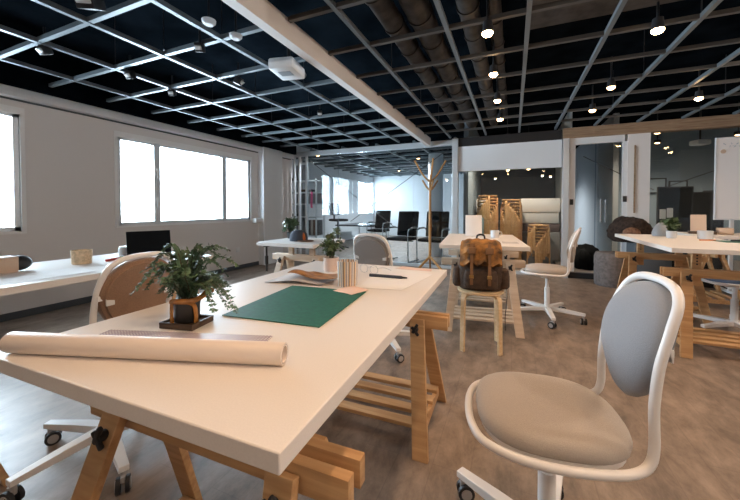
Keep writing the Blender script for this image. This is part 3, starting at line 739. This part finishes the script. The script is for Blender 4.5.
# ------------------------------------------------------------------ things on the backpack table and raised table
BT = .7655
o = thing('tablet_stand', 'white card standing upright on the backpack table', 'card', (-.39, 3.72, BT), R(8))
MB().box((0, .0, .115), (.17, .006, .23), (R(-14), 0, 0), bev=.002).build('card', 'paper', o)
MB().box((0, .06, .075), (.05, .004, .165), (R(24), 0, 0)).build('prop', 'dark', o)
o = thing('mug', 'small white mug beside the upright white card', 'cup', (-.17, 3.62, BT), R(10))
MB().lathe([(0, 0), (.036, 0), (.04, .004), (.042, .075), (.038, .075), (.036, .01), (0, .01)], 24).build('cup', 'potwhite', o)
MB().tube(catmull([(.04, 0, .06), (.062, 0, .058), (.066, 0, .035), (.04, 0, .018)], 4), .004, 8).build('handle', 'potwhite', o)
sheet('paper_sheet', 'small sheet lying on the backpack table right of the backpack', 'paper', [(-.08, 3.05), (.05, 3.07), (.03, 3.22), (-.09, 3.20)], 'papergrey', BT, .002, 12)
RT = .7805
o = thing('potted_plant', 'leafy plant in a pale grey pot on the raised worktable', 'plant', (1.40, 4.06, RT))
MB().lathe([(0, 0), (.034, 0), (.037, .004), (.041, .07), (.038, .07), (.036, .06), (0, .06)], 24).build('pot', 'potwhite', o)
MB().cyl((0, 0, .058), .036, .005, seg=16).build('soil', 'soil', o)
plant(o, (0, 0, .06), 14, .075, .13, .03, .026, 2, 'leafpale', 31)
o = tag(MB().ring_skin([[Vector((x, y, z)) for x, y in egg(24, a, b, 2.3)] for a, b, z in ((.08, .06, 0), (.085, .065, .03), (.07, .05, .08), (.045, .035, .12), (.02, .015, .14))]).build('cloth_pouch', 'greyplastic'), 'slumped pale grey pouch behind the grey plant pot', 'pouch'); place(o, (1.41, 4.32, RT), R(20))
o = thing('white_bowl', 'wide white cup on the raised worktable', 'cup', (1.645, 4.06, RT))
MB().lathe([(0, 0), (.048, 0), (.053, .005), (.055, .078), (.051, .078), (.048, .01), (0, .01)], 28).build('cup', 'potwhite', o)
o = MB().b2((-.11, -.08, 0), (.11, .08, .004)).build('cutting_mat', 'mat_green', smooth=False); place(o, (1.74, 3.82, RT), R(10)); tag(o, 'small green mat lying beside the wide white cup', 'cutting mat')
o = MB().cyl((0, 0, 0), .008, .13, seg=10, rot=(0, R(90), 0)).build('marker_pen', 'dark'); place(o, (1.77, 3.83, RT+.012), R(25)); tag(o, 'black pen lying on the small green mat', 'pen')
o = MB().cyl((0, 0, 0), .006, .12, seg=10, rot=(0, R(90), 0)).build('marker_pen', 'orange'); place(o, (1.58, 3.86, RT+.006), R(12)); tag(o, 'orange pen lying in front of the wide white cup', 'pen')
o = thing('standing_card', 'beige card standing in a wooden tray before the whiteboard', 'card', (1.93, 4.86, RT), R(-14))
MB().b2((-.10, -.06, 0), (.12, .06, .03), bev=.003).build('card_tray', 'darkwood', o); MB().box((-.02, .0, .12), (.13, .006, .19), (R(-8), 0, 0)).build('card', 'beige', o)
o = MB().b2((-.06, -.05, 0), (.06, .05, .07), bev=.004).build('paper_box', 'beige'); place(o, (2.14, 4.88, RT), R(-10)); tag(o, 'small beige box beside the standing beige card', 'box')
sheet('paper_sheet', 'white sheet lying on the table before the whiteboard', 'paper', [(2.3, 4.68), (2.55, 4.70), (2.52, 4.95), (2.29, 4.93)], 'paper', RT, .001, 15)

# ------------------------------------------------------------------ whiteboard on stand
o = thing('whiteboard', 'mobile whiteboard on white legs before the right glass wall', 'whiteboard', (2.88, 5.40, 0), 0)
MB().b2((-.60, -.012, .94), (.66, .012, 1.91)).build('board', 'board', o, bevel=.004)
mb = MB()
for (lo, hi) in (((-.615, -.016, .925), (.675, .016, .94)), ((-.615, -.016, 1.91), (.675, .016, 1.925)), ((-.615, -.016, .94), (-.60, .016, 1.91)), ((.66, -.016, .94), (.675, .016, 1.91))): mb.b2(lo, hi)
mb.build('board_frame', 'plastic', o, smooth=False)
for x in (-.44, .5):
    MB().b2((x-.018, .017, .05), (x+.018, .045, 1.0)).build('upright', 'steel', o, bevel=.002)
    MB().b2((x-.02, -.30, .03), (x+.02, .34, .06)).build('foot', 'steel', o, bevel=.002)
    for y in (-.28, .32): MB().cyl((x, y, .016), .016, .02, seg=12, rot=(0, R(90), 0)).build('caster', 'rubber', o)
MB().b2((-.3, -.07, .925), (.35, -.016, .935)).build('pen_tray', 'plastic', o, smooth=False)
mb = MB()
rg = random.Random(3)
for row in range(2):
    x = -.54+.03*row
    for k in range(5):
        mb.tube(catmull([(x+k*.05+rg.uniform(-.01, .03), -.0145, 1.845-row*.035+rg.uniform(-.012, .012)) for _ in range(5)], 4), .0015, 5)
mb.build('handwriting', 'ink', o)
o = tag(MB().cyl((0, 0, 0), .024, .012, seg=20, rot=(R(90), 0, 0)).build('board_magnet', 'beige'), 'round tan magnet on the left edge of the whiteboard', 'magnet'); place(o, (2.33, 5.382, 1.755))
o = tag(MB().b2((-.05, -.02, 0), (.05, .02, .05), bev=.004).build('board_eraser', 'dark'), 'black eraser standing on the whiteboard tray', 'eraser'); place(o, (2.62, 5.352, .9355))

# ------------------------------------------------------------------ coat stand
o = thing('coat_stand', 'wooden coat stand with branching pegs before the glass wall', 'coat stand', (-1.27, 5.45, 0))
MB().tube([(0, 0, .22), (0, 0, 1.0), (0, 0, 1.62)], [.024, .022, .017], 14).build('pole', 'coatwood', o)
for k in range(3):
    a = R(-18)+k*2*PI/3; ca, sa = math.cos(a), math.sin(a)
    MB().strip([(ca*.01, sa*.01, .25), (ca*.27, sa*.27, .012)], (-sa, ca, 0), .026, .034).build('foot', 'coatwood', o, bevel=.003)
for k, (z, l_, h_, n) in enumerate(((1.50, .26, .36, 3), (1.36, .135, .17, 3))):
    for j in range(n):
        a = R((23, 203, 293)[j]+(12 if k else 0)); ca, sa = math.cos(a), math.sin(a)
        MB().tube(catmull([(0, 0, z), (ca*l_*.45, sa*l_*.45, z+h_*.33), (ca*l_, sa*l_, z+h_)], 4), .015, 8).build('peg', 'coatwood', o)

# ------------------------------------------------------------------ inside the left glass room
def conference_chair(label, loc, rz):
    r = thing('conference_chair', label, 'chair', loc, rz, 'black chairs in the glass room')     # front = local +x
    MB().box((.0, 0, .45), (.46, .47, .06), bev=.022).build('seat', 'blackfab', r)
    MB().box((-.240, 0, .745), (.06, .47, .52), (0, R(-9), 0), bev=.025).build('backrest', 'blackfab', r)
    for s in (-1, 1):
        MB().tube(catmull([(-.24, s*.245, .62), (-.21, s*.245, .66), (.12, s*.25, .66), (.21, s*.25, .60), (.215, s*.25, .3), (.20, s*.25, .06), (.15, s*.25, .013), (-.24, s*.25, .013)], 5), .012, 8).build('sled_leg', 'chrome', r)
        MB().box((-.02, s*.25, .678), (.24, .04, .022), bev=.008).build('armrest', 'rubber', r)
    MB().cyl((.0, 0, .405), .012, .49, seg=8, rot=(R(90), 0, 0)).build('seat_bar', 'chrome', r)
    return r
c0 = conference_chair('black conference chair right behind the coat stand', (-1.43, 6.40, 0), R(262))
dup(c0, (-2.06, 6.40, 0), R(258), 'black conference chair left of the coat stand, nearest to it')
dup(c0, (-3.42, 8.5, 0), R(262), 'black conference chair farthest back, above the grey desk chair back')
o = thing('task_chair', 'black task chair seen through glass beside the metal shelving', 'chair', (-4.15, 7.5, 0), R(-30))
MB().box((-.2, 0, 1.04), (.05, .36, .32), (0, R(-8), 0), bev=.02).build('backrest', 'blackfab', o); MB().box((.02, 0, .76), (.38, .38, .06), bev=.025).build('seat', 'blackfab', o)
MB().cyl((0, 0, .42), .025, .62, seg=12).build('column', 'dark', o); MB().strip([(-.19, 0, .9), (-.2, 0, .78), (0, 0, .735)], (0, 1, 0), .05, .015).build('back_arm', 'dark', o)
mb = MB()
for k in range(5):
    a = 2*PI*k/5; mb.strip([(0, 0, .10), (.28*math.cos(a), .28*math.sin(a), .03)], (-math.sin(a), math.cos(a), 0), .04, .03)
mb.build('star_base', 'dark', o)
o = thing('meeting_table', 'low dark meeting table inside the left glass room', 'table', (-4.2, 9.3, -.14), R(0))
MB().b2((-.6, -.8, .68), (.6, .8, .72), bev=.004).build('tabletop', 'screen', o)
for sx in (-1, 1):
    for sy in (-1, 1): MB().b2((sx*.52-.02, sy*.7-.02, .14), (sx*.52+.02, sy*.7+.02, .68)).build('leg', 'alu', o, smooth=False)
o = thing('metal_shelving', 'open metal shelving full of bits behind the left glass wall', 'shelving', (-4.43, 6.42, 0))
for sx in (-1, 1):
    for sy in (-1, 1): MB().b2((sx*.42-.015, sy*.17-.015, 0), (sx*.42+.015, sy*.17+.015, 1.72)).build('post', 'alu', o, smooth=False)
for z in (.45, .86, 1.16, 1.42, 1.68): MB().b2((-.435, -.185, z-.012), (.435, .185, z+.012)).build('shelf', 'clearwhite', o, smooth=False)
MB().b2((-.40, .172, 1.17), (.40, .182, 1.41)).build('back_panel', 'greyplastic', o, smooth=False)
def small(name, lo, hi, m_, lab, cat, grp=None, bev=.004):
    c_ = [(a+b)/2 for a, b in zip(lo, hi)]
    q = MB().b2([lo[i]-c_[i] for i in range(2)]+[0], [hi[i]-c_[i] for i in range(2)]+[hi[2]-lo[2]], bev=bev).build(name, m_); q.location = (c_[0], c_[1], lo[2]); return tag(q, lab, cat, grp)
SX, SY = -3.60, 6.42
small('storage_box', (-4.81, 6.30, 1.693), (-4.63, 6.52, 1.76), 'dark', 'black flat box on top of the metal shelving', 'box')
small('storage_box', (-4.45, 6.30, 1.433), (-4.33, 6.5, 1.49), 'darkwood', 'brown box on the upper shelf of the metal shelving', 'box')
small('storage_box', (-4.25, 6.30, 1.433), (-4.16, 6.5, 1.49), 'dark', 'small black box on the upper shelf near the pink ribbon', 'box')
small('storage_box', (-4.78, 6.28, .873), (-4.58, 6.5, .94), 'dark', 'black box on the middle shelf of the metal shelving', 'box')
for k, (x, m_) in enumerate(((-4.23, 'dark'), (-4.165, 'papergrey'), (-4.10, 'tanfur'), (-4.04, 'dark'))):
    q = small('binder', (x, 6.26, .4625), (x+.055, 6.48, .80), m_, ['black binder, first of the row on the low metal shelf', 'grey binder in the row on the low metal shelf', 'tan binder in the row on the low metal shelf', 'black binder, last of the row beside the tan one'][k], 'binder', 'binders on the metal shelving')
o = tag(MB().strip(catmull([(0, 0, .0), (.005, -.008, -.12), (-.005, -.004, -.27), (.004, -.006, -.36)], 4), (1, 0, 0), .05, .006).build('ribbon', 'pink'), 'pink ribbon hanging from the metal shelving', 'ribbon'); o.location = (-4.11, 6.225, 1.43)

# ------------------------------------------------------------------ storage bay things
small('storage_bin', (.16, 6.95, 0), (.80, 7.40, .62), 'greyplastic', 'large grey bin at the bottom behind the short stool stack', 'bin')
small('storage_bin', (.14, 6.98, .622), (.80, 7.42, .78), 'blanket', 'dark folded blanket bundle between the bin and white boxes', 'bundle', bev=.03)
small('storage_bin', (.16, 6.98, .782), (.78, 7.40, .99), 'clearwhite', 'frosted box under the topmost box in the storage bay', 'bin', bev=.01)
small('storage_bin', (.14, 6.96, .992), (.80, 7.40, 1.25), 'plastic', 'topmost white box on the pile right of the stools', 'bin', bev=.015)
small('storage_bin', (-.70, 7.10, 0), (-.46, 7.5, .98), 'blanket', 'tall dark carton left of the tallest stool stack', 'carton')
small('storage_bin', (-.70, 7.06, .982), (-.45, 7.46, 1.25), 'plastic', 'white box on the tall dark carton', 'bin', bev=.01)
small('water_container', (-.71, 6.28, .45), (-.50, 6.6, .90), 'cyan', 'pale blue container behind the upright white card', 'container', bev=.04)
small('crate', (-.71, 6.26, 0), (-.48, 6.62, .448), 'dark', 'black crate under the pale blue container', 'crate')
for x, y, lab in ((-.1, 7.4, 'dome pendant lamp above the middle stool stack'), (.28, 7.4, 'dome pendant lamp above the white storage boxes')):
    o = thing('pendant_lamp', lab, 'lamp', (x, y, 1.86), 0, 'dome pendants in the storage bay')
    MB().lathe([(.12, 0), (.118, .01), (.09, .06), (.03, .09), (.0, .095)], 24).build('lamp_shade', 'greyplastic', o); MB().sph((0, 0, .01), (.035, .035, .035), 12).build('bulb', 'lampdim', o)
    MB().cyl((0, 0, (SLAB-1.86+.09)/2), .004, SLAB-1.86-.09, seg=6).build('cord', 'dark', o)

# ------------------------------------------------------------------ right glass room things
PZ = .1005
o = tag(MB().lathe([(0, 0), (.19, 0), (.20, .02), (.205, .22), (.20, .27), (.205, .30), (.205, .40), (.185, .455), (0, .46)], 32).build('pouf', 'pouf'), 'round grey pouf on the floor before the glass door', 'pouf'); o.location = (1.26, 5.52, 0)
def blob(name, m_, loc, s, lab, cat, seed, amp=.18, rz=0):
    rng = random.Random(seed); mb = MB(); q = bmesh.ops.create_icosphere(mb.bm, subdivisions=4, radius=1.)
    ph = [Vector((rng.uniform(-3, 3), rng.uniform(-3, 3), rng.uniform(-3, 3))) for _ in range(7)]
    for v in mb.bm.verts:
        k = 1+amp*sum(math.sin(v.co.dot(p_)*1.6+i) for i, p_ in enumerate(ph))/3; c_ = v.co*k
        c_ = c_*(1+.05*math.sin(c_.x*13+seed)*math.sin(c_.y*11)*math.sin(c_.z*12+1)+.03*math.sin(c_.x*29+c_.z*23)); v.co = Vector((c_.x*s[0], c_.y*s[1], max(0, (c_.z+.75)*s[2])))
    o = mb.build(name, m_); place(o, loc, rz); return tag(o, lab, cat)
blob('duffel_bag', 'fur', (1.46, 5.50, .607), (.25, .15, .19), 'shaggy dark brown heap lying over the grey pouf', 'bag', 4)
blob('duffel_bag', 'blackfab', (1.06, 6.20, PZ), (.17, .2, .22), 'black bag slumped on the platform left of the pouf', 'bag', 6, .25)
o = tag(MB().sph((0, 0, 0), (.10, .05, .075), 16).build('bag_patch', 'tanfur'), 'tan bag lying against the shaggy brown heap', 'bag'); o.location = (1.43, 5.335, .74)
small('plinth', (1.475, 5.36, 0), (1.86, 5.72, .60), 'darkwall', 'dark low box beside the grey pouf', 'box')
def panel(name, x0, x1, y, z0, z1, m_, fm, lab, cat, grp, lean=0.):
    o = thing(name, lab, cat, ((x0+x1)/2, y, z0), lean, grp); w_, h_ = (x1-x0), z1-z0
    MB().b2((-w_/2+.02, -.01, .02), (w_/2-.02, .01, h_-.02)).build('panel', m_, o, smooth=False)
    mb = MB(); mb.b2((-w_/2, -.018, 0), (w_/2, .018, .02)); mb.b2((-w_/2, -.018, h_-.02), (w_/2, .018, h_)); mb.b2((-w_/2, -.018, .02), (-w_/2+.02, .018, h_-.02)); mb.b2((w_/2-.02, -.018, .02), (w_/2, .018, h_-.02))
    mb.build('frame', fm, o, smooth=False); return o
panel('display_board', 2.06, 2.52, 6.55, PZ, 1.40, 'blackfab', 'dark', 'largest black board standing behind the right glass', 'board', 'black boards behind the right glass', R(10))
panel('display_board', 2.55, 2.80, 6.75, PZ, 1.32, 'blackfab', 'dark', 'narrow black board right of the largest black board', 'board', 'black boards behind the right glass', R(-25))
panel('display_board', 2.80, 3.05, 7.0, PZ, 1.35, 'dark', 'dark', 'black board nearest the whiteboard edge', 'board', 'black boards behind the right glass', R(5))
panel('picture_frame', 2.42, 2.76, 8.28, 1.36, 1.66, 'midwall', 'dark', 'dark picture frame on the grey wall left of the smaller frame', 'picture', 'frames on the grey wall')
panel('picture_frame', 2.80, 3.08, 8.28, 1.38, 1.60, 'midwall', 'dark', 'smaller dark picture frame on the grey wall', 'picture', 'frames on the grey wall')
for k, x in enumerate((2.13, 2.22)):
    o = MB().b2((-.04, -.003, 0), (.04, .003, .15)).build('note_sheet', 'paper', smooth=False); place(o, (x, 6.50+.008*k, .90+.02*k), R(10)); tag(o, ['white note stuck low on the largest black board', 'white note stuck higher on the largest black board'][k], 'paper', 'notes on the black board')
o = thing('ceiling_camera', 'pale projector under the ceiling behind the right glass', 'projector', (2.75, 7.0, 2.12), R(20))
MB().box((0, 0, 0), (.20, .18, .08), bev=.02).build('body', 'plastic', o); MB().cyl((0, 0, .32), .012, .56, seg=10).build('mount', 'dark', o)

# ------------------------------------------------------------------ ceiling lamps and fittings
def spot(label, x, y, z, col=(1., .65, .40), energy=30., tilt=(0, 0), group='warm spotlights'):
    o = thing('spotlight', label, 'lamp', (x, y, z), 0, group)
    MB().cyl((0, 0, .042), .036, .07, r2=.028, seg=20).build('lamp_head', 'dark', o)
    MB().cyl((0, 0, (GZ+.16-z)/2+.05), .008, GZ+.16-z, seg=8).build('lamp_stem', 'dark', o)
    MB().sph((0, 0, .003), (.034, .034, .022), 14).build('bulb', 'lampbulb' if energy > 8 else 'lampdim', o)
    l = bpy.data.lights.new('spotlight_light', 'SPOT'); l.energy = energy; l.color = col; l.spot_size = R(125); l.spot_blend = .9; l.shadow_soft_size = .035
    lo = bpy.data.objects.new('spotlight_light', l); COL.objects.link(lo); lo.parent = o; lo.location = (0, 0, -.02); lo.rotation_euler = (tilt[0], tilt[1], 0)
    return o
row = [(-.16, 2.27, 'warm spotlight nearest in the row beside the ducts'), (-.16, 2.98, 'warm spotlight second in the row beside the ducts'), (-.16, 3.73, 'warm spotlight third in the row beside the ducts'), (-.16, 4.52, 'warm spotlight last in the row, nearest the white panel')]
E_ = 16.
for x, y, lab in row: spot(lab, x, y, 2.19, energy=E_)
spot('big warm spotlight alone over the grey front chair side', .83, 2.66, 2.19, energy=E_)
spot('small warm spotlight nearer one of the pair before the door', .83, 3.74, 2.19, energy=7)
spot('small warm spotlight farther one of the pair before the door', .83, 4.53, 2.19, energy=7)
spot('small warm spotlight over the table with the whiteboard', 1.74, 4.47, 2.19, energy=24)
# the rows carry on past the camera; last spot added to brighten the whiteboard
for x, y in ((-.16, 1.52), (-.16, .75), (-.16, -.1), (.83, 1.5), (.83, .5), (-.95, .25), (1.75, 2.4), (2.6, 3.9)):
    spot('warm spotlight overhead, outside the view', x, y, 2.19, energy=E_*.85)
def inner(label, x, y, z, e, c=(1., .8, .6)):
    o = thing('downlight', label, 'lamp', (x, y, z), 0, 'downlights behind the glass')
    MB().cyl((0, 0, .03), .05, .05, seg=20).build('lamp_head', 'dark', o); MB().sph((0, 0, .004), (.036, .036, .012), 14).build('bulb', 'lampdim', o)
    MB().cyl((0, 0, (SLAB-z)/2+.027), .006, SLAB-z-.055, seg=8).build('lamp_stem', 'dark', o)
    l = bpy.data.lights.new('downlight_light', 'SPOT'); l.energy = e; l.color = c; l.spot_size = R(150); l.spot_blend = .8; l.shadow_soft_size = .04
    lo = bpy.data.objects.new('downlight_light', l); COL.objects.link(lo); lo.parent = o; lo.location = (0, 0, -.02)
inner('downlight in the corridor behind the glass door', .2, 9.9, 2.25, 190, (.85, .93, 1.))
inner('downlight under the dark ceiling beyond the black boards', 2.3, 7.3, 2.2, 45)
inner('downlight under the dark ceiling nearest the whiteboard', 3.2, 7.0, 2.2, 45)
inner('added fill light near the conference chairs in the glass room', -2.0, 7.4, 2.2, 130, (.86, .94, 1.))  # cool fill added to brighten the left glass room
inner('added fill light deep inside the left glass room', -3.2, 9.6, 2.2, 220, (.86, .94, 1.))  # second added fill, for the room's far walls
inner('added fill light over the metal shelving', -3.9, 6.15, 2.2, 45, (.86, .94, 1.))  # added to lift the dark shelving
inner('added fill light nearest the glass behind the brown heap', 2.0, 6.35, 2.2, 35)  # added to brighten the pouf and heap
inner('added hidden fill light over the stools in the storage bay', -.1, 6.25, 2.3, 95)  # added behind the white panel, out of sight, to light the stacks
# added fill spots, unseen behind and beside the camera, brightening walls and whiteboard
for x, y, ax, ay, e_ in ((-2.4, -1.4, 42, 20, 22), (-.6, -1.4, 40, 5, 12), (1.2, -1.4, 42, -10, 12), (1.9, .1, 0, 64, 55), (2.6, 1.3, 0, 66, 95), (2.9, 3.2, 0, 64, 90), (2.3, 2.5, 52, 0, 42), (.9, -.9, 50, 0, 16)):
    spot('added warm fill spotlight outside the view, aimed into the room', x, y, 2.19, energy=e_, col=(1., .82, .68), tilt=(R(ax), R(ay)))
def offspot(label, x, y, big=False, rz=0.):
    s = 1.7 if big else 1.
    o = thing('track_spotlight', label, 'lamp', (x, y, GZ-.02), rz, 'unlit track spotlights')
    MB().box((0, 0, .0), (.07*s, .055*s, .065*s), (0, R(25), 0), bev=.006).build('lamp_head', 'dark', o)
    MB().box((.026*s, 0, -.022*s), (.012*s, .046*s, .05*s), (0, R(55), 0), bev=.003).build('lamp_face', 'plastic', o)
    MB().cyl((0, 0, .09), .008, .16, seg=8).build('lamp_stem', 'dark', o)
offspot('big unlit black spotlight at the top of the window side ceiling', -2.20, 1.10, True, R(-60))
offspot('unlit spotlight hung nearest the window wall', -3.22, 1.32, False, R(-80))
offspot('unlit spotlight hung farther along above the window', -3.12, 1.86, False, R(-70))
offspot('unlit spotlight below the smoke detector', -2.12, 1.75, False, R(-60))
offspot('unlit spotlight above the middle window pane', -3.2, 2.31, False, R(-60))
offspot('unlit spotlight farthest from the camera on the window side', -2.22, 3.55, False, R(-60))
offspot('unlit spotlight between the projector and the window', -2.35, 2.35, False, R(20))
for x, y, lab in ((-1.76, 1.52, 'white smoke detector nearer of the two under the ceiling grid'), (-1.74, 1.72, 'white smoke detector farther of the two, nearer the projector')):
    o = thing('smoke_detector', lab, 'smoke detector', (x, y, GZ-.035), 0, 'smoke detectors')
    MB().lathe([(0, -.018), (.025, -.018), (.04, -.004), (.042, .012), (0, .014)], 24).build('detector_cap', 'plastic', o); MB().cyl((0, 0, .09), .006, .16, seg=8).build('stem', 'dark', o)
o = thing('projector', 'white projector hanging beside the white beam', 'projector', (-1.62, 2.12, 2.15), R(12))
MB().box((0, 0, 0), (.20, .25, .085), bev=.018).build('body', 'plastic', o); MB().cyl((.07, .115, .0), .03, .05, seg=20, rot=(R(90), 0, 0)).build('lens', 'dark', o)
MB().box((0, -.02, -.043), (.10, .08, .003)).build('vent', 'greyplastic', o); MB().cyl((0, .03, .2), .014, .32, seg=10).build('mount', 'dark', o)
o = tag(MB().box((0, 0, 0), (.01, .08, .08), bev=.002).build('wall_socket', 'plastic'), 'white wall socket low on the window wall', 'socket'); o.location = (WX+.0055, 4.35, .34)

# ------------------------------------------------------------------ daylight
W = bpy.data.worlds.new('sky'); sc.world = W; W.use_nodes = True
bg = W.node_tree.nodes['Background']; bg.inputs['Color'].default_value = (.72, .87, 1., 1); bg.inputs['Strength'].default_value = 31.
for (a, b, z0, z1, x) in [o+(WX,) for o in OP]+[o+(XL,) for o in OP2]:
    l = bpy.data.lights.new('window_portal', 'AREA'); l.shape = 'RECTANGLE'; l.size = z1-z0; l.size_y = b-a; l.cycles.is_portal = True
    lo = bpy.data.objects.new('window_portal', l); COL.objects.link(lo); lo.location = (x-.05, (a+b)/2, (z0+z1)/2); lo.rotation_euler = (0, R(-90), 0)

sc.view_settings.view_transform = 'Standard'; sc.view_settings.look = 'None'; sc.view_settings.gamma = 1.; sc.view_settings.use_curve_mapping = False
sc.view_settings.exposure = .47
sc.cycles.max_bounces = 10; sc.cycles.transparent_max_bounces = 16; sc.cycles.diffuse_bounces = 6
sc.cycles.sample_clamp_indirect = 6.; sc.cycles.caustics_reflective = False; sc.cycles.caustics_refractive = False
sc.cycles.use_denoising = True
